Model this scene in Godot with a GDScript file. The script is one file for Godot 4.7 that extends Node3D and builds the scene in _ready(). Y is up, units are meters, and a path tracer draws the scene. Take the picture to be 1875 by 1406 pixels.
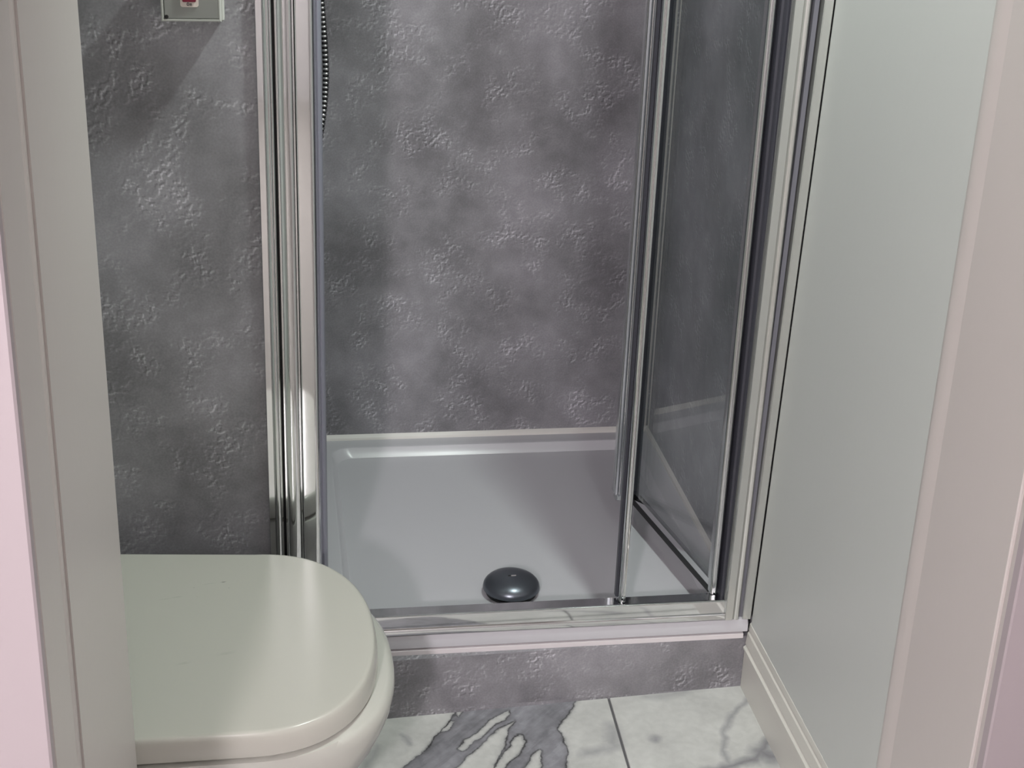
extends Node3D
# A white-trimmed shower alcove seen from a corridor through a deep doorway. y is up, z runs towards the viewer,
# x = 0 is the right-hand wall and z = 0 the face of the shower plinth.

var M := {}
var taken := {}

# ------------------------------------------------------------------ mesh helpers
class Shape:
	var v := PackedVector3Array()      # triangle corners
	var uv := PackedVector2Array()
	var with_uv := false
	func tri(a: Vector3, b: Vector3, c: Vector3) -> void:
		v.push_back(a); v.push_back(b); v.push_back(c)
	func quad(a: Vector3, b: Vector3, c: Vector3, d: Vector3) -> void:
		tri(a, b, c); tri(a, c, d)
	func fan(ring: Array) -> void:
		for i in range(1, ring.size() - 1):
			tri(ring[0], ring[i], ring[i + 1])
	func join(o: Shape) -> Shape:
		v.append_array(o.fixed())
		return self
	func fixed() -> PackedVector3Array:   # wound so that front faces run clockwise seen from outside
		var vol := 0.0
		for i in range(0, v.size(), 3):
			vol += v[i].dot(v[i + 1].cross(v[i + 2]))
		if vol > 0.0:
			var w := v.duplicate()
			for i in range(0, v.size(), 3):
				w[i + 1] = v[i + 2]; w[i + 2] = v[i + 1]
			return w
		return v
	func mesh(crease := 35.0, uvf := [], done := false) -> ArrayMesh:
		var w := v if done else fixed()
		var face := PackedVector3Array()
		var at := {}
		for i in range(0, w.size(), 3):
			var n := (w[i + 2] - w[i]).cross(w[i + 1] - w[i])
			face.push_back(n)
			for k in 3:
				var key := Vector3i((w[i + k] * 20000.0).round())
				if not at.has(key):
					at[key] = []
				at[key].push_back(i / 3)
		var lim := cos(deg_to_rad(crease))
		var nor := PackedVector3Array()
		nor.resize(w.size())
		for i in w.size():
			var f := face[i / 3]
			var fn := f.normalized()
			var s := Vector3.ZERO
			for j in at[Vector3i((w[i] * 20000.0).round())]:
				if face[j].normalized().dot(fn) >= lim:
					s += face[j]
			nor[i] = s.normalized() if s.length() > 0.0 else Vector3.UP
		var arr := []
		arr.resize(Mesh.ARRAY_MAX)
		arr[Mesh.ARRAY_VERTEX] = w
		arr[Mesh.ARRAY_NORMAL] = nor
		if uvf.size() == 4:
			var t := PackedVector2Array()
			for p in w:
				t.push_back(Vector2(p.dot(uvf[0]) + uvf[1], p.dot(uvf[2]) + uvf[3]))
			arr[Mesh.ARRAY_TEX_UV] = t
		var am := ArrayMesh.new()
		am.add_surface_from_arrays(Mesh.PRIMITIVE_TRIANGLES, arr)
		return am

func sweep(rings: Array, closed_ends := true, loop := true) -> Shape:
	# joins rings of equal length into one skin
	var s := Shape.new()
	var n: int = rings[0].size()
	for r in rings.size() - 1:
		for i in (n if loop else n - 1):
			var j := (i + 1) % n
			s.quad(rings[r][i], rings[r][j], rings[r + 1][j], rings[r + 1][i])
	if closed_ends:
		for k in [0, rings.size() - 1]:
			var flat := PackedVector2Array()
			var a: Array = rings[k]
			# triangulate in the plane that shows the ring largest
			var nrm := Vector3.ZERO
			for i in n:
				nrm += (a[i] as Vector3).cross(a[(i + 1) % n])
			var ax := nrm.abs().max_axis_index()
			for p in a:
				flat.push_back(Vector2(p.y, p.z) if ax == 0 else Vector2(p.x, p.z) if ax == 1 else Vector2(p.x, p.y))
			var idx := Geometry2D.triangulate_polygon(flat)
			var c := Vector3.ZERO
			for i in range(0, idx.size(), 3):
				var p0: Vector3 = a[idx[i]]; var p1: Vector3 = a[idx[i + 1]]; var p2: Vector3 = a[idx[i + 2]]
				# cap must run opposite to the first ring's side quads: compare with the outward direction
				var out: Vector3 = (_mid(rings[k]) - _mid(rings[1 if k == 0 else rings.size() - 2])).normalized()
				var side: Vector3 = (p1 - p0).cross(p2 - p0)
				var want := _side_sign(rings) > 0.0
				if (side.dot(out) > 0.0) == want:
					s.tri(p0, p1, p2)
				else:
					s.tri(p0, p2, p1)
	return s

func _mid(r: Array) -> Vector3:
	var c := Vector3.ZERO
	for p in r:
		c += p
	return c / r.size()

func _side_sign(rings: Array) -> float:
	# + when the side quads of sweep() face outwards counter-clockwise
	var n: int = rings[0].size()
	var d: Vector3 = _mid(rings[1]) - _mid(rings[0])
	var area := Vector3.ZERO
	var c := _mid(rings[0])
	for i in n:
		area += ((rings[0][i] as Vector3) - c).cross((rings[0][(i + 1) % n] as Vector3) - c)
	return area.dot(d)

func post(profile: Array, y0: float, y1: float, lean := 0.0) -> Shape:
	# profile [x, z] pairs, upright; lean moves x sideways per metre of height above y0
	var a := []; var b := []
	for p in profile:
		a.push_back(Vector3(p[0], y0, p[1])); b.push_back(Vector3(p[0] + lean * (y1 - y0), y1, p[1]))
	return sweep([a, b])

func along_x(profile: Array, x0: float, x1: float) -> Shape:   # profile [z, y]
	var a := []; var b := []
	for p in profile:
		a.push_back(Vector3(x0, p[1], p[0])); b.push_back(Vector3(x1, p[1], p[0]))
	return sweep([a, b])

func along_z(profile: Array, z0: float, z1: float) -> Shape:   # profile [x, y]
	var a := []; var b := []
	for p in profile:
		a.push_back(Vector3(p[0], p[1], z0)); b.push_back(Vector3(p[0], p[1], z1))
	return sweep([a, b])

func box(a: Vector3, b: Vector3, r := 0.0) -> Shape:
	if r <= 0.0:
		return post([[a.x, a.z], [b.x, a.z], [b.x, b.z], [a.x, b.z]], a.y, b.y)
	var rings := []
	for q in [[a.y, r], [a.y + r, 0.0], [b.y - r, 0.0], [b.y, r]]:
		var i: float = q[1]
		var x0 := a.x + i; var x1 := b.x - i; var z0 := a.z + i; var z1 := b.z - i
		var y: float = q[0]
		var c := r * 0.999 if i == 0.0 else r * 0.3
		rings.push_back([Vector3(x0 + c, y, z0), Vector3(x1 - c, y, z0), Vector3(x1, y, z0 + c), Vector3(x1, y, z1 - c), Vector3(x1 - c, y, z1), Vector3(x0 + c, y, z1), Vector3(x0, y, z1 - c), Vector3(x0, y, z0 + c)])
	return sweep(rings)

func bar(a: Vector3, b: Vector3, w: float, y0: float, y1: float) -> Shape:
	# upright slab of thickness w standing over the floor line a-b
	var d := (b - a); d.y = 0.0
	var n := Vector3(-d.z, 0, d.x).normalized() * w * 0.5
	return post([[a.x + n.x, a.z + n.z], [b.x + n.x, b.z + n.z], [b.x - n.x, b.z - n.z], [a.x - n.x, a.z - n.z]], y0, y1)

func lathe(profile: Array, n := 40, at := Vector3.ZERO) -> Shape:   # profile [radius, y]
	var rings := []
	for p in profile:
		var r := []
		for i in n:
			var t := TAU * i / n
			r.push_back(at + Vector3(cos(t) * maxf(p[0], 0.0002), p[1], sin(t) * maxf(p[0], 0.0002)))
		rings.push_back(r)
	return sweep(rings)

func tube(path: Array, radius: float, n := 12) -> Shape:
	var rings := []
	for i in path.size():
		var d: Vector3 = (path[mini(i + 1, path.size() - 1)] - path[maxi(i - 1, 0)]).normalized()
		var u := d.cross(Vector3(0, 0, 1)).normalized()
		var w := u.cross(d).normalized()
		var r := []
		for k in n:
			var t := TAU * k / n
			r.push_back((path[i] as Vector3) + (u * cos(t) + w * sin(t)) * radius)
		rings.push_back(r)
	return sweep(rings)

# ------------------------------------------------------------------ node helpers
func numbered(called: String) -> String:
	taken[called] = taken.get(called, 0) + 1
	return called if taken[called] == 1 else "%s_%03d" % [called, taken[called] - 1]

func obj(called: String, s: Variant, m: Material, parent: Node = self, crease := 35.0, uvf := []) -> MeshInstance3D:
	var o := MeshInstance3D.new()
	o.name = numbered(called) if parent == self else called
	o.mesh = s.mesh(crease, uvf) if s is Shape else s
	o.material_override = m
	parent.add_child(o, true)
	return o

func thing(called: String, label: String, category: String, at := Vector3.ZERO, group := "") -> Node3D:
	var o := Node3D.new()
	o.name = numbered(called)
	add_child(o)
	o.position = at
	tag(o, label, category, group)
	return o

func tag(o: Node, label: String, category: String, group := "") -> Node:
	o.set_meta("label", label)
	o.set_meta("category", category)
	if group:
		o.set_meta("group", group)
	return o

func struct(called: String, s: Variant, m: Material, label: String, category: String, crease := 35.0, uvf := []) -> MeshInstance3D:
	var o := obj(called, s, m, self, crease, uvf)
	o.set_meta("kind", "structure")
	tag(o, label, category)
	return o

func struct_root(called: String, label: String, category: String) -> Node3D:
	var o := thing(called, label, category)
	o.set_meta("kind", "structure")
	return o

# ------------------------------------------------------------------ materials
func mat(c: Color, rough := 0.5, metal := 0.0) -> StandardMaterial3D:
	var m := StandardMaterial3D.new()
	m.albedo_color = c
	m.roughness = rough
	m.metallic = metal
	return m

func c8(r: int, g: int, b: int) -> Color:
	return Color8(r, g, b)

func noise(sd: int, freq: float, oct := 3, warp := 0.0) -> FastNoiseLite:
	var n := FastNoiseLite.new()
	n.seed = sd
	n.noise_type = FastNoiseLite.TYPE_SIMPLEX_SMOOTH
	n.frequency = freq
	n.fractal_type = FastNoiseLite.FRACTAL_FBM if oct > 1 else FastNoiseLite.FRACTAL_NONE
	n.fractal_octaves = oct
	if warp > 0.0:
		n.domain_warp_enabled = true
		n.domain_warp_amplitude = warp
		n.domain_warp_frequency = freq * 0.6
	return n

func panel_picture() -> ImageTexture:
	# stone-look laminate: clouds, mottling, and little embossed-looking curls in patches
	var n := 1280
	var cloud := noise(112, 0.0034, 5).get_image(n, n).get_data()  # stone tone; seed picked so patches also deepen light and shade on walls
	var mid := noise(23, 0.022, 4, 14.0).get_image(n, n).get_data()
	var curl := noise(37, 0.088, 2, 7.0).get_image(n, n).get_data()
	var patch := noise(71, 0.0085, 3).get_image(n, n).get_data()
	var fine := noise(91, 0.22, 2).get_image(n, n).get_data()
	var out := PackedByteArray()
	out.resize(n * n * 3)
	for y in n:
		var y2 := mini(y + 2, n - 1) * n
		for x in n:
			var i := y * n + x
			var e := smoothstep(122.0, 150.0, curl[i]) - smoothstep(122.0, 150.0, curl[y2 + mini(x + 2, n - 1)])
			var pk := clampf((patch[i] / 255.0 - 0.38) * 2.6, 0.05, 1.0)
			var m2 := smoothstep(0.36, 0.60, mid[i] / 255.0)
			var f := (e * 0.20 if e > 0.0 else e * 0.11) * (0.22 + 0.78 * m2)
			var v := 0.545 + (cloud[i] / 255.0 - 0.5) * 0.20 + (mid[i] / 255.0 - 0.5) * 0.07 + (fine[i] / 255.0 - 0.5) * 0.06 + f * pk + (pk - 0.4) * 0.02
			v = clampf(v, 0.12, 0.9) * 255.0
			var k := i * 3
			out[k] = int(v)
			out[k + 1] = int(v * 0.988)
			out[k + 2] = int(v * 1.022)
	return ImageTexture.create_from_image(Image.create_from_data(n, n, false, Image.FORMAT_RGB8, out))

const MX0 := -1.30
const MZ0 := -0.03
const MW := 1400
const MH := 700

func fill(buf: PackedFloat32Array, poly: Array, val: float) -> void:
	# scanline fill of a polygon given in metres on the floor
	for y in MH:
		var z := MZ0 + y * 0.001
		var xs := []
		for i in poly.size():
			var a: Array = poly[i]; var b: Array = poly[(i + 1) % poly.size()]
			if (a[1] <= z) != (b[1] <= z):
				xs.push_back(a[0] + (z - a[1]) / (b[1] - a[1]) * (b[0] - a[0]))
		xs.sort()
		for k in range(0, xs.size() - 1, 2):
			for x in range(maxi(0, int((xs[k] - MX0) * 1000.0)), mini(MW, int((xs[k + 1] - MX0) * 1000.0))):
				buf[y * MW + x] = val

func vein(buf: PackedFloat32Array, line: Array, w: float, val: float) -> void:
	for i in line.size() - 1:
		var a := Vector2((line[i][0] - MX0) * 1000.0, (line[i][1] - MZ0) * 1000.0)
		var b := Vector2((line[i + 1][0] - MX0) * 1000.0, (line[i + 1][1] - MZ0) * 1000.0)
		var r := w * 1000.0
		for y in range(maxi(0, int(minf(a.y, b.y) - r)), mini(MH, int(maxf(a.y, b.y) + r) + 1)):
			for x in range(maxi(0, int(minf(a.x, b.x) - r)), mini(MW, int(maxf(a.x, b.x) + r) + 1)):
				var p := Vector2(x, y)
				var d := p.distance_to(Geometry2D.get_closest_point_to_segment(p, a, b))
				if d < r:
					var t := val * (1.0 - d / r)
					if t > buf[y * MW + x]:
						buf[y * MW + x] = t

func marble_picture() -> ImageTexture:
	var dark := PackedFloat32Array(); dark.resize(MW * MH)
	var veins := PackedFloat32Array(); veins.resize(MW * MH)
	fill(dark, [[-0.487, -0.03], [-0.49, 0.0], [-0.508, 0.034], [-0.527, 0.067], [-0.559, 0.116], [-0.597, 0.15], [-0.66, 0.24], [-0.72, 0.36], [-0.50, 0.40], [-0.42, 0.30], [-0.345, 0.23], [-0.34, 0.183], [-0.33, 0.148], [-0.328, 0.107], [-0.334, 0.08], [-0.311, 0.043], [-0.283, 0.006], [-0.27, -0.03]], 1.0)
	fill(dark, [[-0.90, 0.02], [-0.95, 0.12], [-1.02, 0.2], [-1.08, 0.33], [-0.98, 0.30], [-0.93, 0.18], [-0.86, 0.06]], 0.8)
	for isl in [
		[[-0.402, 0.047], [-0.420, 0.062], [-0.439, 0.078], [-0.478, 0.122], [-0.512, 0.163], [-0.54, 0.20], [-0.50, 0.23], [-0.454, 0.168], [-0.435, 0.129], [-0.418, 0.087]],
		[[-0.408, 0.019], [-0.433, 0.036], [-0.47, 0.074], [-0.503, 0.112], [-0.497, 0.119], [-0.463, 0.087], [-0.432, 0.054], [-0.407, 0.032]],
		[[-0.396, 0.086], [-0.41, 0.097], [-0.432, 0.135], [-0.456, 0.175], [-0.47, 0.21], [-0.45, 0.20], [-0.432, 0.171], [-0.412, 0.143], [-0.392, 0.107], [-0.390, 0.092]],
		[[-0.372, 0.130], [-0.386, 0.146], [-0.405, 0.178], [-0.41, 0.21], [-0.385, 0.185], [-0.371, 0.153], [-0.368, 0.138]],
		[[-0.487, 0.004], [-0.497, 0.02], [-0.492, 0.028], [-0.482, 0.01]], [[-0.505, 0.035], [-0.525, 0.066], [-0.514, 0.066], [-0.498, 0.038]]]:
		fill(dark, isl, 0.0)
	vein(veins, [[0.0, 0.035], [-0.041, 0.077], [-0.065, 0.123], [-0.077, 0.165], [-0.087, 0.235], [-0.10, 0.33]], 0.009, 0.42)
	vein(veins, [[0.02, 0.14], [-0.02, 0.175], [-0.034, 0.20], [-0.077, 0.208], [-0.125, 0.22]], 0.016, 0.7)
	vein(veins, [[0.0, 0.20], [-0.02, 0.18]], 0.03, 0.75)
	vein(veins, [[-0.181, 0.124], [-0.184, 0.130]], 0.013, 0.5)
	vein(veins, [[-0.10, 0.0], [-0.14, 0.012], [-0.17, 0.006]], 0.016, 0.22)
	vein(veins, [[-0.588, 0.069], [-0.578, 0.086]], 0.008, 0.4)
	vein(veins, [[-0.245, 0.085], [-0.252, 0.14], [-0.30, 0.15]], 0.02, 0.3)
	vein(veins, [[-0.63, 0.09], [-0.66, 0.16]], 0.012, 0.25)
	vein(veins, [[-0.15, 0.30], [-0.3, 0.38], [-0.5, 0.52]], 0.012, 0.5)
	vein(veins, [[-0.9, 0.40], [-0.7, 0.50], [-0.6, 0.64]], 0.014, 0.5)
	var soft := Image.create_from_data(MW, MH, false, Image.FORMAT_RF, dark.to_byte_array())
	soft.resize(MW / 12, MH / 12, Image.INTERPOLATE_LANCZOS)
	soft.resize(MW, MH, Image.INTERPOLATE_CUBIC)
	var blur := soft.get_data().to_float32_array()
	var soft2 := Image.create_from_data(MW, MH, false, Image.FORMAT_RF, dark.to_byte_array())
	soft2.resize(MW / 5, MH / 5, Image.INTERPOLATE_LANCZOS)
	soft2.resize(MW, MH, Image.INTERPOLATE_CUBIC)
	var rim := soft2.get_data().to_float32_array()
	var w1 := noise(5, 0.020, 3).get_image(MW, MH).get_data()
	var w2 := noise(6, 0.020, 3).get_image(MW, MH).get_data()
	var cl := noise(8, 0.008, 4).get_image(MW, MH).get_data()
	var st := noise(9, 0.05, 3, 20.0).get_image(MW, MH).get_data()
	var out := PackedByteArray()
	out.resize(MW * MH * 3)
	for y in MH:
		for x in MW:
			var i := y * MW + x
			var j := clampi(y + int((w1[i] - 127) * 0.05), 0, MH - 1) * MW + clampi(x + int((w2[i] - 127) * 0.05), 0, MW - 1)
			var c := cl[i] / 255.0 - 0.5
			var s := st[i] / 255.0 - 0.5
			var d := lerpf(dark[j], clampf(blur[j], 0.0, 1.0), 0.30)
			var u := posmod(int((x + y) * 0.80), MH) * MW + posmod(int((x - y) * 0.14), MW)
			var brush := st[u] / 255.0 - 0.5
			var edge := d * (1.0 - blur[j]) * 0.9          # dark outline just inside the grey, along the white islands
			var near := (1.0 - d) * blur[j] * 0.25          # and a breath of grey outside it
			var g := 0.765 + c * 0.08 + s * 0.05
			g = lerpf(g, 0.53 + c * 0.16 + s * 0.06 + brush * 0.14, d)
			var q := clampf(rim[j], 0.0, 1.0)
			g -= 4.0 * q * (1.0 - q) * clampf(0.20 + brush * 0.55, 0.0, 0.3) * (0.4 + 0.6 * d) + edge * 0.24 + near * (0.16 + brush * 0.5) + veins[j] * 0.34
			g = clampf(g, 0.1, 0.95) * 255.0
			var bl := clampf(d + veins[j], 0.0, 1.0)
			out[i * 3] = int(g * (1.0 - 0.008 * bl))
			out[i * 3 + 1] = int(g * (1.0 - 0.012 * bl))
			out[i * 3 + 2] = int(minf(255.0, g * (0.985 + 0.045 * bl)))
	return ImageTexture.create_from_image(Image.create_from_data(MW, MH, false, Image.FORMAT_RGB8, out))

func lid_picture() -> ImageTexture:
	# plain seat plastic with a few faint scuffs
	var n := 1024
	var im := Image.create(n, n, false, Image.FORMAT_RGB8)
	im.fill(Color8(189, 187, 179))
	var rng := RandomNumberGenerator.new()
	rng.seed = 4
	for q in [[0.585, 0.155, 18, 4, 0.50], [0.55, 0.165, 40, 3, 0.10], [0.47, 0.235, 34, 5, 0.09], [0.44, 0.245, 40, 4, 0.07], [0.51, 0.18, 6, 3, 0.2], [0.60, 0.19, 4, 5, 0.12], [0.50, 0.60, 40, 12, 0.05], [0.60, 0.56, 50, 14, 0.045], [0.52, 0.235, 4, 3, 0.15]]:
		for k in int(q[2]):
			var x := int(q[0] * n) + k - int(q[2] / 2)
			var y := int(q[1] * n) - int(k * 0.25)
			for d in int(q[3]):
				if rng.randf() < 0.75:
					var fade: float = 1.0 - absf(k - q[2] * 0.5) / (q[2] * 0.5)
					var c: Color = im.get_pixel(x, y + d)
					im.set_pixel(x, y + d, c.darkened(q[4] * fade))
	return ImageTexture.create_from_image(im)

func make_materials() -> void:
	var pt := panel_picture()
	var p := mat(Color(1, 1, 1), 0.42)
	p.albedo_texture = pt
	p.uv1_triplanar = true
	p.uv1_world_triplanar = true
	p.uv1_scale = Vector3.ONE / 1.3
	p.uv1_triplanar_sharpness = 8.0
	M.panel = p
	var t := mat(Color(1, 1, 1), 0.28)
	t.albedo_texture = marble_picture()
	M.marble = t
	var w := mat(c8(200, 203, 200), 0.45)
	var nt := NoiseTexture2D.new()
	nt.width = 256; nt.height = 256; nt.seamless = true; nt.as_normal_map = true; nt.bump_strength = 1.2
	nt.noise = noise(3, 0.03, 3)
	w.normal_enabled = true
	w.normal_texture = nt
	w.normal_scale = 0.10
	w.uv1_triplanar = true
	w.uv1_world_triplanar = true
	w.uv1_scale = Vector3.ONE * 5.0
	M.wall = w
	var jl := w.duplicate()
	jl.albedo_color = c8(198, 191, 188)
	jl.roughness = 0.38
	M.gloss = jl
	M.base = mat(c8(212, 210, 203), 0.35)
	M.chrome = mat(c8(226, 227, 228), 0.06, 1.0)
	M.satin = mat(c8(205, 206, 207), 0.22, 1.0)
	M.dome = mat(c8(104, 108, 116), 0.30, 0.75)
	M.black = mat(c8(20, 20, 22), 0.5)
	M.seal = mat(c8(128, 129, 140), 0.35)
	M.rubber = mat(c8(60, 60, 68), 0.4)
	M.grey = mat(c8(108, 108, 116), 0.35)
	M.stile = mat(c8(160, 164, 168), 0.3, 0.6)
	M.tray = mat(c8(197, 196, 201), 0.28)
	M.ceramic = mat(c8(196, 195, 188), 0.09)
	M.pink = mat(c8(170, 159, 163), 0.5)
	var l := mat(Color(1, 1, 1), 0.22)
	l.albedo_texture = lid_picture()
	M.lid = l
	M.upvc = mat(c8(222, 216, 218), 0.25)
	M.jamb = mat(c8(205, 206, 202), 0.2, 0.7)
	M.silicone = mat(c8(215, 212, 208), 0.4)
	M.grout = mat(c8(95, 94, 96), 0.9)
	var g := mat(Color(0.30, 0.45, 0.46, 0.05), 0.02)
	g.transparency = BaseMaterial3D.TRANSPARENCY_ALPHA
	M.glass = g
	var ge := mat(Color(0.45, 0.60, 0.56, 0.55), 0.1)
	ge.transparency = BaseMaterial3D.TRANSPARENCY_ALPHA
	M.glass_edge = ge
	M.paint = mat(c8(226, 226, 224), 0.8)
	M.hall = mat(c8(172, 171, 169), 0.85)
	M.carpet = mat(c8(134, 132, 127), 0.95)
	M.metal_box = mat(c8(196, 197, 192), 0.35, 0.0)
	M.plate = mat(c8(150, 152, 148), 0.42, 0.3)
	M.label = mat(c8(226, 214, 206), 0.4)
	M.red = mat(c8(120, 18, 48), 0.3)
	M.ink = mat(c8(30, 30, 40), 0.6)
	var e := mat(Color(1, 1, 1), 0.4)
	e.emission_enabled = true
	e.emission = Color(1.0, 0.97, 0.93)
	e.emission_energy_multiplier = 12.0
	M.lamp = e

# ------------------------------------------------------------------ lamps
func downlight(at: Vector3, energy: float, color: Color, label: String, angle := 0.0, aim := Vector3.DOWN) -> void:
	var t := thing("ceiling_downlight", label, "light", at)
	obj("bezel", lathe([[0.048, 0.0], [0.05, -0.004], [0.040, -0.009], [0.036, -0.004], [0.036, 0.0]]), M.satin, t)
	obj("lens", lathe([[0.0, -0.001], [0.036, -0.001], [0.036, -0.005], [0.0, -0.006]]), M.lamp, t)
	var l: Light3D
	if angle > 0.0:
		l = SpotLight3D.new()
		l.spot_angle = angle
		l.spot_angle_attenuation = 0.7
		l.spot_range = 8.0
		l.spot_attenuation = 2.0
		t.add_child(l)
		l.position = Vector3(0, -0.02, 0)
		l.basis = Basis.looking_at(aim, Vector3(0, 0, 1))
	else:
		l = OmniLight3D.new()
		l.omni_range = 8.0
		l.omni_attenuation = 2.0
		t.add_child(l)
		l.position = Vector3(0, -0.045, 0)
	l.name = "lamp_light"
	l.light_color = color
	l.light_energy = energy
	l.light_size = 0.035
	l.shadow_enabled = true

func pendant(at: Vector3, energy: float, color: Color) -> void:
	var t := thing("pendant_lamp", "small round pendant lamp hanging in the corridor outside the doorway", "light", at)
	var g := []
	for i in 17:
		var a := -PI / 2.0 + PI * i / 16.0
		g.push_back([0.08 * cos(a), 0.08 * sin(a)])
	obj("globe", lathe(g, 24), M.lamp, t, 60.0)
	obj("holder", lathe([[0.0, 0.076], [0.020, 0.076], [0.022, 0.081], [0.016, 0.110], [0.004, 0.115], [0.0, 0.115]], 20), M.satin, t)
	obj("flex", lathe([[0.003, 0.115], [0.003, 0.44]], 8), M.upvc, t)
	var l := OmniLight3D.new()
	l.name = "lamp_light"
	l.light_color = color
	l.light_energy = energy
	l.light_size = 0.075
	l.omni_range = 8.0
	l.omni_attenuation = 2.0
	l.shadow_enabled = true
	t.add_child(l)

func _ready() -> void:
	# ---- camera, sky, exposure
	var cam := Camera3D.new()
	cam.name = "camera"
	cam.fov = 28.0342
	cam.near = 0.05
	cam.transform = Transform3D(Basis(Vector3(0.988325, 0.035922, 0.148062), Vector3(0.025574, 0.918905, -0.393649), Vector3(-0.150196, 0.39284, 0.907259)).orthonormalized(), Vector3(-0.7725, 1.5, 2.1329))
	add_child(cam)
	cam.current = true
	var we := WorldEnvironment.new()
	we.name = "world"
	var env := Environment.new()
	env.background_mode = Environment.BG_COLOR
	env.background_color = Color(0.05, 0.05, 0.05)
	env.tonemap_mode = Environment.TONE_MAPPER_LINEAR
	env.tonemap_exposure = 0.92
	env.sdfgi_enabled = true
	env.ssao_enabled = true
	env.ssil_enabled = true
	we.environment = env
	add_child(we)
	make_materials()
	# ---- lamps
	downlight(Vector3(-0.17, 2.14, 0.26), 1.5, Color(0.95, 1.0, 0.97), "recessed downlight near the right-hand wall of the shower room", 62.0)
	pendant(Vector3(-1.32, 1.72, 3.0), 4.1, Color(1.0, 0.965, 0.98))

	shell()
	shower()
	folding_door()
	toilet()
	small_things()

# ------------------------------------------------------------------ setting
func shell() -> void:
	# floor: grout bed and marble-look tiles; it falls a little towards the left
	var fl := struct_root("floor", "grey and white veined marble tile floor in front of the shower", "floor")
	fl.rotation.z = atan(0.019)
	obj("grout_bed", box(Vector3(-1.30, -0.06, -0.03), Vector3(0.04, -0.0025, 1.12)), M.grout, fl)
	var uvf := [Vector3(1 / 1.4, 0, 0), -MX0 / 1.4, Vector3(0, 0, 1 / 0.7), -MZ0 / 0.7]
	var cols := [[-1.29, -0.8345], [-0.8325, -0.2345], [-0.2325, 0.03]]
	var rows := [[-0.02, 0.2985], [0.3005, 0.5985], [0.6005, 0.8985], [0.9005, 1.10]]
	for r in rows:
		for c in cols:
			# joints stray a few millimetres from square
			var k := 0.035
			var q := []
			for s in [[0.0, -0.012], [0.0012, -0.0008], [0.0022, 0.0]]:
				var i: float = s[0]
				q.push_back([Vector3(c[0] + i - k * r[0], s[1], r[0] + i), Vector3(c[1] - i - k * r[0], s[1], r[0] + i), Vector3(c[1] - i - k * r[1], s[1], r[1] - i), Vector3(c[0] + i - k * r[1], s[1], r[1] - i)])
			obj("floor_tile", sweep(q), M.marble, fl, 20.0, uvf)
	struct("ceiling", box(Vector3(-2.5, 2.16, -0.95), Vector3(1.5, 2.28, 4.7)), M.paint, "plain white painted ceiling over shower room and corridor", "ceiling")
	# right-hand wall: plastered, a touch out of plumb where it meets the shower frame
	var rows_ := []
	for j in 13:
		var z := lerpf(0.004, 0.548, j / 12.0)
		var lean := 0.0205 * pow(1.0 - j / 12.0, 1.0)
		rows_.push_back([Vector3(0.003 + (lean) * (0.0 - 0.13), 0.0 - 0.05, z), Vector3(0.003 + lean * 2.03, 2.16, z), Vector3(0.16, 2.16, z), Vector3(0.16, -0.05, z)])
	struct("wall_right", sweep(rows_), M.wall, "plain white painted wall to the right of the shower", "wall", 50.0)
	# doorway on the right: filled joint, lining, groove, architrave
	var dr := struct_root("door_1", "white painted doorway lining with rounded bead around the opening", "doorway")
	obj("filler_strip", post([[0.003, 0.546], [-0.001, 0.552], [-0.003, 0.562], [-0.001, 0.575], [0.002, 0.588], [0.03, 0.588], [0.03, 0.546]], -0.03, 2.05), M.gloss, dr)
	obj("lining_board", box(Vector3(0.0, -0.03, 0.588), Vector3(0.03, 2.05, 0.783), 0.0015), M.gloss, dr)
	obj("lining_bead", post([[0.004, 0.782], [0.003, 0.790], [0.004, 0.797], [0.03, 0.797], [0.03, 0.782]], -0.03, 2.05), M.gloss, dr)
	obj("architrave", box(Vector3(0.0, -0.03, 0.796), Vector3(0.075, 2.12, 0.812), 0.002), M.pink, dr)
	# and on the left
	var lb := []
	for y in [-0.03, 2.05]:
		var zf: float = 0.5325 + 0.0335 * y
		lb.push_back([Vector3(-0.99, y, zf), Vector3(-0.9565, y, zf), Vector3(-0.955, y, zf + 0.0015), Vector3(-0.955, y, 0.945), Vector3(-0.99, y, 0.945)])
	obj("lining_board", sweep(lb), M.gloss, dr)
	obj("lining_bead", post([[-0.99, 0.945], [-0.957, 0.945], [-0.9585, 0.958], [-0.956, 0.972], [-0.9535, 0.979], [-0.956, 0.985], [-0.99, 0.985]], -0.03, 2.05), M.gloss, dr)
	obj("lining_board", box(Vector3(-0.99, -0.03, 0.985), Vector3(-0.9545, 2.05, 1.088), 0.0015), M.gloss, dr)
	obj("architrave", box(Vector3(-1.03, -0.03, 1.088), Vector3(-0.955, 2.12, 1.104), 0.002), M.pink, dr)
	obj("head_board", box(Vector3(-0.955, 2.02, 0.56), Vector3(0.0, 2.05, 0.79), 0.0015), M.gloss, dr)
	# bodies of the walls
	struct("wall_doorway_right", box(Vector3(0.03, -0.05, 0.55), Vector3(1.45, 2.16, 0.80)), M.paint, "white corridor wall to the right of the doorway", "wall")
	struct("wall_doorway_left", box(Vector3(-2.45, -0.05, 0.56), Vector3(-0.99, 2.16, 1.092)), M.paint, "white corridor wall to the left of the doorway", "wall")
	struct("wall_over_doorway", box(Vector3(-0.99, 2.05, 0.56), Vector3(0.03, 2.16, 0.80)), M.paint, "white wall above the doorway", "wall")
	struct("wall_left", box(Vector3(-1.36, -0.08, -0.10), Vector3(-1.26, 2.16, 0.56)), M.paint, "white wall behind the toilet on the left", "wall")
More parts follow.
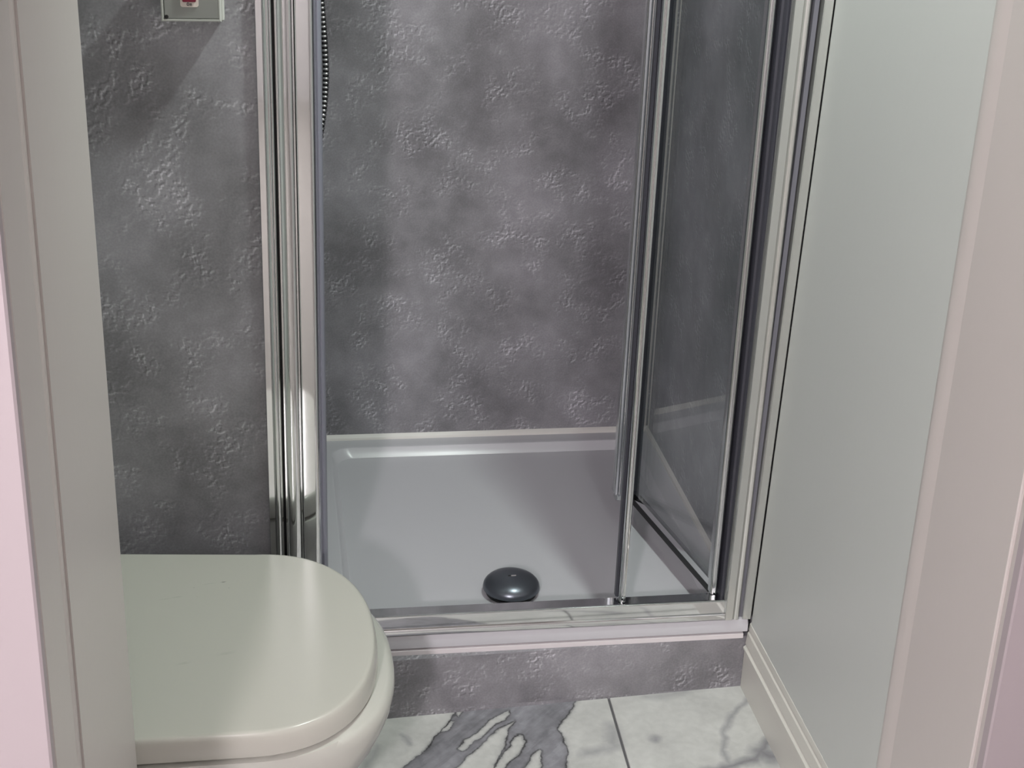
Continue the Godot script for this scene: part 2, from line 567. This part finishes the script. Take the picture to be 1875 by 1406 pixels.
	struct("wall_corridor_back", box(Vector3(-2.45, -0.05, 4.5), Vector3(1.45, 2.16, 4.6)), M.hall, "white far wall of the corridor facing the shower room", "wall")
	struct("wall_corridor_left", box(Vector3(-2.45, -0.05, 1.09), Vector3(-2.35, 2.16, 4.5)), M.hall, "white left end wall of the corridor", "wall")
	struct("wall_corridor_right", box(Vector3(1.35, -0.05, 0.80), Vector3(1.45, 2.16, 4.5)), M.hall, "white right end wall of the corridor", "wall")
	struct("floor_corridor", box(Vector3(-2.45, -0.12, 1.10), Vector3(1.45, -0.012, 4.6)), M.carpet, "pale corridor carpet outside the doorway", "floor")
	struct("threshold", along_x([[1.09, -0.05], [1.092, -0.008], [1.10, -0.003], [1.125, -0.003], [1.133, -0.010], [1.135, -0.05]], -0.955, 0.0), M.satin, "metal threshold strip across the doorway", "threshold")
	# shower walls in grey stone-look panel
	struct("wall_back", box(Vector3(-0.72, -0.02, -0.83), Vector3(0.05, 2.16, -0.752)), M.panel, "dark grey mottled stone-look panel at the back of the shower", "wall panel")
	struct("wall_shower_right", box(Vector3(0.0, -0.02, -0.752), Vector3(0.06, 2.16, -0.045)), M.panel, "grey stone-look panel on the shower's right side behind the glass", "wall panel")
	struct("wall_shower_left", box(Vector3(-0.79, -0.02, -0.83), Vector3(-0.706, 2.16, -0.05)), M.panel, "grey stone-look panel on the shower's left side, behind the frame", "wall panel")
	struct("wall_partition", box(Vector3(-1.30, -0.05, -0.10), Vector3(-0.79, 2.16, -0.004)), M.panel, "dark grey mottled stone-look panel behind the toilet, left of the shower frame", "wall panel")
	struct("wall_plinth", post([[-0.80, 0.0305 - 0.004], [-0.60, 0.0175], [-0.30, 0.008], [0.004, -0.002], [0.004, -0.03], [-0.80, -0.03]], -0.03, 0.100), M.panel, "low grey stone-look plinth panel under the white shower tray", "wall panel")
	# skirting on the right
	struct("baseboard_right", along_z([[-0.002, -0.03], [-0.002, 0.074], [-0.0045, 0.0765], [-0.0045, 0.0800], [-0.002, 0.0825], [0.0, 0.0845], [-0.0015, 0.0865], [0.0002, 0.108], [0.0026, 0.111], [0.0018, 0.114], [0.0026, 0.1255], [0.006, 0.1285], [0.02, 0.1285], [0.02, -0.03]], 0.0, 0.545), M.base, "white moulded skirting board along the foot of the right-hand wall", "skirting board", 20.0)
	# trims
	struct("trim_1", along_x([[0.0, 0.1092], [0.0035, 0.1080], [0.0035, 0.100], [0.0, 0.0975], [-0.02, 0.0975], [-0.02, 0.1092]], -0.80, -0.008), M.upvc, "thin white plastic trim strip along the top of the grey plinth", "trim")
	struct("trim_2", along_x([[-0.752, 0.137], [-0.744, 0.137], [-0.746, 0.142], [-0.752, 0.147]], -0.706, 0.0), M.silicone, "white sealant bead where the tray meets the back wall", "sealant")
	struct("trim_3", along_z([[0.0, 0.137], [-0.007, 0.137], [-0.006, 0.142], [0.0, 0.146]], -0.752, -0.05), M.silicone, "white sealant bead where the tray meets the right shower wall", "sealant")
	var corner := Shape.new()
	corner.join(post([[-0.0035, -0.752], [-0.0075, -0.752], [-0.0070, -0.7502], [-0.0040, -0.7502]], 0.146, 2.16))
	corner.join(post([[0.0, -0.7452], [-0.0018, -0.7446], [-0.0018, -0.7414], [0.0, -0.7408]], 0.146, 2.16))
	struct("trim_4", corner, M.silicone, "pair of slim pale sealant lines up the back right corner of the shower", "trim")

# ------------------------------------------------------------------ shower tray, frame
func rrect(x0: float, x1: float, z0: float, z1: float, r: float, y: float) -> Array:
	var a := []
	for c in [[x1 - r, z1 - r, 0.0], [x0 + r, z1 - r, 0.25], [x0 + r, z0 + r, 0.5], [x1 - r, z0 + r, 0.75]]:
		for i in 9:
			var t: float = TAU * (c[2] + 0.25 * i / 8.0)
			a.push_back(Vector3(c[0] + cos(t) * r, y, c[1] + sin(t) * r))
	return a

func shower() -> void:
	var tr := thing("shower_tray", "white low-profile shower tray with a shallow basin and raised rim", "shower tray")
	var rings := [
		rrect(-0.705, -0.0005, -0.7515, 0.000, 0.002, 0.1112), rrect(-0.705, -0.0005, -0.7515, 0.003, 0.002, 0.1126), rrect(-0.705, -0.0005, -0.7515, 0.0035, 0.003, 0.126),
		rrect(-0.705, -0.0005, -0.7515, 0.0005, 0.004, 0.135), rrect(-0.703, -0.002, -0.750, -0.004, 0.004, 0.137),
		rrect(-0.674, -0.036, -0.714, -0.048, 0.040, 0.137), rrect(-0.670, -0.040, -0.710, -0.052, 0.038, 0.1355), rrect(-0.665, -0.045, -0.703, -0.058, 0.036, 0.126), rrect(-0.658, -0.052, -0.696, -0.066, 0.034, 0.1195),
		rrect(-0.62, -0.09, -0.655, -0.10, 0.03, 0.1185), rrect(-0.45, -0.31, -0.25, -0.12, 0.03, 0.117)]
	obj("basin", sweep(rings), M.tray, tr, 28.0)
	# enclosure: left post group, right jamb, bottom rail
	var en := thing("shower_enclosure", "polished chrome shower frame with left post, right jamb and bottom rail", "shower frame")
	var Y0 := 0.1376
	var Y1 := 2.02
	obj("wall_profile", post([[-0.7915, -0.03], [-0.7915, 0.0005], [-0.7905, 0.0018], [-0.7825, 0.0018], [-0.7815, 0.0005], [-0.7805, 0.006], [-0.779, 0.0085], [-0.7765, 0.0095], [-0.774, 0.0085], [-0.7725, 0.006], [-0.772, 0.003], [-0.7695, 0.0035], [-0.7685, 0.001], [-0.7685, -0.03]], 0.0, Y1), M.chrome, en, 50.0)
	obj("expansion_gap", post([[-0.7687, -0.03], [-0.7687, -0.004], [-0.7665, -0.004], [-0.7665, -0.03]], Y0, Y1), M.black, en)
	var col := [[-0.7665, -0.03], [-0.7665, 0.003], [-0.7655, 0.0048], [-0.7635, 0.005]]
	for i in 13:     # broad rounded rib
		var t := PI * (1.0 - i / 12.0)
		col.push_back([-0.7528 + cos(t) * 0.0102, 0.005 + sin(t) * 0.0062])
	col.append_array([[-0.7420, 0.0015], [-0.7412, -0.003], [-0.7402, -0.003], [-0.7396, 0.004], [-0.7385, 0.0075], [-0.7370, 0.0085], [-0.7205, 0.0092], [-0.7175, 0.0088], [-0.7150, 0.007], [-0.7130, 0.0045], [-0.7122, 0.0015], [-0.7122, -0.03]])
	obj("strike_post", post(col, 0.0, Y1), M.chrome, en, 50.0)
	obj("magnet_seal", post([[-0.7122, -0.03], [-0.7122, -0.004], [-0.7105, -0.003], [-0.7095, -0.010], [-0.7075, -0.009], [-0.704, -0.013], [-0.7015, -0.018], [-0.7015, -0.034], [-0.706, -0.036]], Y0 - 0.0, Y1), M.seal, en)
	obj("bottom_rail", along_x([[0.0020, 0.1384], [0.0045, 0.1390], [0.0042, 0.1462], [0.0030, 0.1482], [0.0002, 0.1490], [-0.0004, 0.1690], [-0.0010, 0.1712], [-0.0028, 0.1722], [-0.0060, 0.1716], [-0.0085, 0.1700], [-0.0090, 0.168], [-0.034, 0.168], [-0.036, 0.1655], [-0.036, 0.1372]], -0.7125, -0.044), M.chrome, en, 30.0)
	obj("rail_gap_strip", box(Vector3(-0.7125, 0.1371, -0.034), Vector3(-0.044, 0.1386, 0.0022)), M.black, en)  # black strip filling the gap under the rail
	# right jamb: the frame section is plumb, the make-up strip beside it follows the leaning wall
	obj("jamb_profile", post([[-0.044, -0.010], [-0.044, 0.004], [-0.043, 0.0055], [-0.031, 0.0055], [-0.0300, 0.004], [-0.0292, 0.0015], [-0.0278, 0.0035], [-0.026, 0.005], [-0.022, 0.0055], [-0.0195, 0.003], [-0.019, -0.028]], Y0, Y1, 0.008), M.jamb, en, 40.0)
	obj("jamb_recess", post([[-0.0195, -0.028], [-0.0195, -0.004], [-0.0125, -0.004], [-0.0125, -0.028]], Y0, Y1, 0.016), M.grey, en)
	obj("make_up_strip", post([[-0.0125, -0.02], [-0.0125, 0.003], [-0.011, 0.0048], [0.0005, 0.0048], [0.0018, 0.0035], [0.0018, -0.02]], Y0, Y1, 0.0205), M.jamb, en)
	obj("hinge_recess", post([[-0.0470, -0.075], [-0.0470, -0.030], [-0.0455, -0.024], [-0.0425, -0.022], [-0.0410, -0.016], [-0.0380, -0.013], [-0.0350, -0.014], [-0.0310, -0.014], [-0.0310, -0.052], [-0.0005, -0.052], [-0.0005, -0.075]], Y0, Y1), M.rubber, en)
	obj("jamb_return", post([[-0.0300, -0.050], [-0.0300, -0.028], [-0.0195, -0.028], [-0.0005, -0.028], [-0.0005, -0.050]], Y0, Y1), M.jamb, en)
	obj("head_rail", box(Vector3(-0.7125, Y1 - 0.045, -0.036), Vector3(-0.044, Y1, 0.003), 0.002), M.chrome, en)
	# waste cover
	var dn := thing("drain_cover", "round domed dark chrome waste cover in the white shower tray", "drain", Vector3(-0.382, 0.1195, -0.150))
	obj("gap_disc", lathe([[0.0, -0.001], [0.044, -0.001], [0.044, 0.0028], [0.040, 0.0042], [0.0, 0.0042]], 48), M.black, dn)  # black disc stands in for the dark, shaded gap under the cap
	var prof := [[0.0, 0.0045], [0.040, 0.0045], [0.0480, 0.0072], [0.0496, 0.0092], [0.0492, 0.0112]]
	for i in range(1, 11):
		var t := i / 10.0 * PI / 2.0
		prof.push_back([0.0492 * cos(t), 0.0112 + 0.0235 * sin(t)])
	obj("dome_cap", lathe(prof, 64), M.dome, dn, 45.0)
	obj("slot", box(Vector3(-0.0075, 0.0325, 0.004), Vector3(-0.0025, 0.0349, 0.0075), 0.0004), M.black, dn)
	obj("glint_chip", box(Vector3(-0.0022, 0.0325, 0.004), Vector3(0.0070, 0.0352, 0.0072), 0.0006), M.chrome, dn)  # chrome chip added as the white highlight beside the slot

# ------------------------------------------------------------------ folding glass door, open
func leaf_point(a: Vector3, b: Vector3, t: float) -> Vector3:
	return a.lerp(b, t)

func folding_door() -> void:
	var H := Vector3(-0.057, 0, -0.040)    # pivot at the right jamb
	var F := Vector3(-0.119, 0, -0.385)    # fold
	var N := Vector3(-0.216, 0, -0.022)    # leading edge, back at the rail
	var y0 := 0.174
	var y1 := 1.965
	var d := thing("folding_shower_door", "chrome-edged bifold glass shower door folded open inside the right of the shower", "shower door")
	var u := (F - H).normalized()
	var l1 := obj("glass_leaf", bar(H + u * 0.008, F - u * 0.008, 0.005, y0 + 0.012, y1 - 0.012), M.glass, d)
	l1.set_meta("label", "clear glass leaf hinged at the right jamb")
	obj("bottom_rail", bar(H + u * 0.004, F - u * 0.004, 0.009, y0 + 0.003, y0 + 0.016), M.chrome, l1)
	obj("bottom_seal", bar(H + u * 0.004, F - u * 0.004, 0.010, y0 - 0.009, y0 + 0.003), M.black, l1)
	obj("top_rail", bar(H + u * 0.004, F - u * 0.004, 0.010, y1 - 0.014, y1), M.satin, l1)
	obj("hinge_stile", post([[-0.0625, -0.050], [-0.0630, -0.034], [-0.0615, -0.030], [-0.0580, -0.0285], [-0.0555, -0.0305], [-0.0535, -0.0285], [-0.0505, -0.030], [-0.0495, -0.034], [-0.0495, -0.050]], y0 - 0.004, y1 + 0.004), M.satin, l1, 50.0)
	obj("pivot_pin", lathe([[0.004, 0.168], [0.004, 0.1745]], 16, Vector3(-0.056, 0, -0.038)), M.chrome, l1)
	obj("fold_stile", bar(F + Vector3(0.004, 0, 0.012), F + Vector3(0.004, 0, -0.006), 0.013, y0 - 0.002, y1), M.rubber, l1)
	var w := (N - F).normalized()
	var l2 := obj("glass_leaf", bar(F + w * 0.010, N - w * 0.006, 0.005, y0 + 0.012, y1 - 0.012), M.glass, d)
	l2.set_meta("label", "second glass leaf folded back, seen edge-on")
	obj("bottom_rail", bar(F + w * 0.012, N - w * 0.006, 0.009, y0 + 0.002, y0 + 0.014), M.satin, l2)
	obj("top_rail", bar(F + w * 0.012, N - w * 0.006, 0.009, y1 - 0.014, y1), M.satin, l2)
	# leading stile with a seal line and rounded nose
	obj("leading_stile", post([[-0.2215, -0.034], [-0.2220, -0.020], [-0.2205, -0.0165], [-0.2180, -0.0155], [-0.2168, -0.0172], [-0.2150, -0.0150], [-0.2125, -0.0155], [-0.2108, -0.019], [-0.2108, -0.034]], y0 - 0.004, y1), M.chrome, l2, 50.0)
	obj("stile_seal", post([[-0.2258, -0.040], [-0.2258, -0.030], [-0.2222, -0.026], [-0.2222, -0.040]], y0 - 0.001, y1), M.rubber, l2)
	obj("guide_pin", lathe([[0.0035, 0.168], [0.0035, 0.1745]], 16, Vector3(-0.2165, 0, -0.023)), M.chrome, l2)
	# fold hinge: a rounded extrusion that stands out to the left of the folded leaf
	obj("fold_stile", post([[-0.1250, -0.380], [-0.1270, -0.372], [-0.1330, -0.370], [-0.1355, -0.374], [-0.1440, -0.374], [-0.1460, -0.371], [-0.1480, -0.371], [-0.1490, -0.376], [-0.1525, -0.377], [-0.1525, -0.392], [-0.1250, -0.394]], y0 + 0.006, y1), M.stile, l2, 50.0)
	obj("hinge_fin", post([[-0.1558, -0.392], [-0.1558, -0.377], [-0.1550, -0.3755], [-0.1540, -0.3755], [-0.1530, -0.377], [-0.1530, -0.392]], y0 + 0.012, y1), M.satin, l2, 50.0)
	obj("hinge_fin", post([[-0.1478, -0.3705], [-0.1474, -0.3690], [-0.1462, -0.3685], [-0.1450, -0.3690], [-0.1446, -0.3705]], y0 + 0.012, y1), M.satin, l2, 50.0)
	obj("hinge_block", box(Vector3(-0.152, y0 - 0.006, -0.396), Vector3(-0.130, y0 + 0.010, -0.374), 0.003), M.satin, l2)

# ------------------------------------------------------------------ toilet
func dshape(off: float, y: float, n := 48, back := -1.18) -> Array:
	# outline of the lid grown by off; straight sides to the left, rounded nose to the right
	var a := []
	var zc := 0.3130
	var hw := 0.2235 + minf(off, 0.0045)
	var xs := -0.815
	var len_ := 0.164 + off
	a.push_back(Vector3(back, y, zc + hw + 0.001))
	for i in n + 1:
		var t := PI / 2.0 - PI * i / n
		var cx := pow(absf(cos(t)), 2.0 / 2.25)
		var sz := pow(absf(sin(t)), 2.0 / 2.25) * signf(sin(t))
		a.push_back(Vector3(xs + cx * len_, y, zc + sz * hw))
	a.push_back(Vector3(back, y, zc - hw - 0.034))
	return a.map(_lower)

func _lower(p: Vector3) -> Vector3:   # the whole pan sits a centimetre lower than its outline figures
	return p - Vector3(0, 0.010, 0) if p.y > 0.05 else p

func toilet() -> void:
	var t := thing("toilet", "white toilet with closed rounded lid standing left of the shower", "toilet")
	var rings := [dshape(-0.09, -0.022), dshape(-0.085, 0.02), dshape(-0.076, 0.09), dshape(-0.048, 0.155), dshape(-0.012, 0.215), dshape(0.013, 0.255), dshape(0.0245, 0.280), dshape(0.0280, 0.299), dshape(0.0255, 0.3105), dshape(0.016, 0.3185), dshape(-0.005, 0.3205)]
	obj("bowl", sweep(rings), M.ceramic, t, 60.0)
	obj("seat", sweep([dshape(-0.006, 0.3205), dshape(-0.0035, 0.3213), dshape(-0.0035, 0.3245), dshape(-0.006, 0.325)]), M.lid, t, 40.0, [Vector3.ZERO, 0.1, Vector3.ZERO, 0.9])
	var lidr := [dshape(-0.004, 0.325), dshape(0.0025, 0.325), dshape(0.0045, 0.3275), dshape(0.0042, 0.342), dshape(0.0022, 0.353), dshape(0.0, 0.3575), dshape(-0.002, 0.3592), dshape(-0.006, 0.3600), dshape(-0.07, 0.3612)]
	var lid := obj("lid", sweep(lidr), M.lid, t, 40.0, [Vector3(1 / 0.55, 0, 0), 1.18 / 0.55, Vector3(0, 0, 1 / 0.46), -0.10 / 0.46])
	lid.set_meta("label", "closed white lid with a few faint dark scuffs")

# ------------------------------------------------------------------ switch, hose
func small_things() -> void:
	var s := thing("pull_switch_box", "grey metal-clad isolator switch with red window on the panel above the toilet", "switch", Vector3(-0.872, 1.125, -0.004))
	# x -0.040..0.040, y 0..0.080, z 0..0.045
	obj("back_box", box(Vector3(-0.0395, 0.0, 0.0), Vector3(0.0410, 0.082, 0.031), 0.002), M.metal_box, s)
	var fr := obj("face_frame", sweep(_frame_rings()), M.metal_box, s, 30.0)
	fr.set_meta("label", "pale raised edge of the face plate")
	var fp := obj("face_plate", box(Vector3(-0.0362, 0.0050, 0.033), Vector3(0.0345, 0.0785, 0.0425), 0.001), M.plate, s)
	obj("label_plate", sweep(_rounded(-0.0150, 0.0085, 0.0205, 0.072, 0.003, 0.0420, 0.0440)), M.label, fp, 30.0)
	var rk := obj("rocker_window", sweep(_rounded(-0.0120, 0.0055, 0.0275, 0.058, 0.0015, 0.0435, 0.0468)), M.red, fp, 30.0)
	rk.set_meta("label", "dark red window")
	var tm := TextMesh.new()
	var sf := SystemFont.new()
	sf.font_names = PackedStringArray(["Droid Sans"])
	sf.font_weight = 700
	tm.font = sf
	tm.text = "On"
	tm.font_size = 16
	tm.pixel_size = 0.00034
	tm.depth = 0.0004
	var tx := obj("lettering", tm, M.ink, fp)
	tx.position = Vector3(-0.0032, 0.0242, 0.0442)
	for k in [-0.0335, 0.0318]:
		var sc := obj("plate_screw", lathe([[0.0, 0.0], [0.0026, 0.0], [0.0026, 0.0006], [0.0, 0.0011]], 16), M.black if k < 0 else M.satin, fp)
		sc.rotation.x = PI / 2.0
		sc.position = Vector3(k, 0.0075 if k < 0 else 0.0760, 0.0424)

	# shower hose: ribbed black hose, its bright convolutions showing, hanging at the left wall of the shower
	var h := thing("shower_hose", "black and silver ribbed shower hose hanging beside the left chrome post", "shower hose")
	var cv := Curve3D.new()
	cv.bake_interval = 0.0005
	for p in [[Vector3(-0.7015, 1.62, -0.40), Vector3(0, -0.12, 0)], [Vector3(-0.6955, 1.20, -0.40), Vector3(0.005, -0.10, 0)], [Vector3(-0.6825, 0.972, -0.40), Vector3(0.0002, -0.055, 0)], [Vector3(-0.6955, 0.845, -0.40), Vector3(-0.004, -0.035, 0)], [Vector3(-0.7085, 0.765, -0.40), Vector3(-0.02, -0.02, 0)]]:
		cv.add_point(p[0], -p[1], p[1])
	var L := cv.get_baked_length()
	var pitch := 0.0076
	var path := []
	var sub := 6
	var cnt := int(L / pitch * sub)
	for i in cnt:
		path.push_back(cv.sample_baked(i * pitch / sub))
	obj("core", tube(path, 0.0052, 10), M.black, h)
	# each rib is a ring; all of them together make the hose's sleeve
	var rib := Shape.new()
	for i in range(0, cnt - sub, sub):
		var c: Vector3 = path[i]
		var dr: Vector3 = ((path[i + 1] as Vector3) - c).normalized()
		var seg := []
		for q in [[-0.0021, 0.0046], [-0.0015, 0.0061], [0.0, 0.0068], [0.0015, 0.0061], [0.0021, 0.0046]]:
			seg.push_back([c + dr * q[0], q[1]])
		var rings := []
		for g in seg:
			var uu := dr.cross(Vector3(0, 0, 1)).normalized()
			var ww := uu.cross(dr).normalized()
			var r := []
			for k in 14:
				var a := TAU * k / 14
				r.push_back((g[0] as Vector3) + (uu * cos(a) + ww * sin(a)) * (g[1] as float))
			rings.push_back(r)
		rib.join(sweep(rings))
	var ro := MeshInstance3D.new()
	ro.name = "rib_sleeve"
	ro.mesh = rib.mesh(60.0, [], true)
	ro.material_override = M.satin
	ro.set_meta("kind", "stuff")
	h.add_child(ro, true)

func _frame_rings() -> Array:
	# raised rim round the face plate, as one closed skin (outer and inner edge)
	var out := []
	for q in [[0.0, 0.031], [0.0, 0.0405], [0.0015, 0.0425], [0.0030, 0.0425], [0.0040, 0.0405], [0.0040, 0.031]]:
		var i: float = q[0]
		out.push_back([Vector3(-0.0405 + i, 0.0012 + i, q[1]), Vector3(0.0375 - i, 0.0012 + i, q[1]), Vector3(0.0375 - i, 0.0805 - i, q[1]), Vector3(-0.0405 + i, 0.0805 - i, q[1])])
	return out

func _rounded(x0: float, x1: float, y0: float, y1: float, r: float, z0: float, z1: float) -> Array:
	var rings := []
	for q in [[z0, 0.0], [z1 - 0.0004, 0.0], [z1, 0.0004]]:
		var a := []
		for c in [[x1 - r, y1 - r, 0.0], [x0 + r, y1 - r, 0.25], [x0 + r, y0 + r, 0.5], [x1 - r, y0 + r, 0.75]]:
			for i in 6:
				var t: float = TAU * (c[2] + 0.25 * i / 5.0)
				a.push_back(Vector3(c[0] + cos(t) * (r - q[1]), c[1] + sin(t) * (r - q[1]), q[0]))
		rings.push_back(a)
	return rings
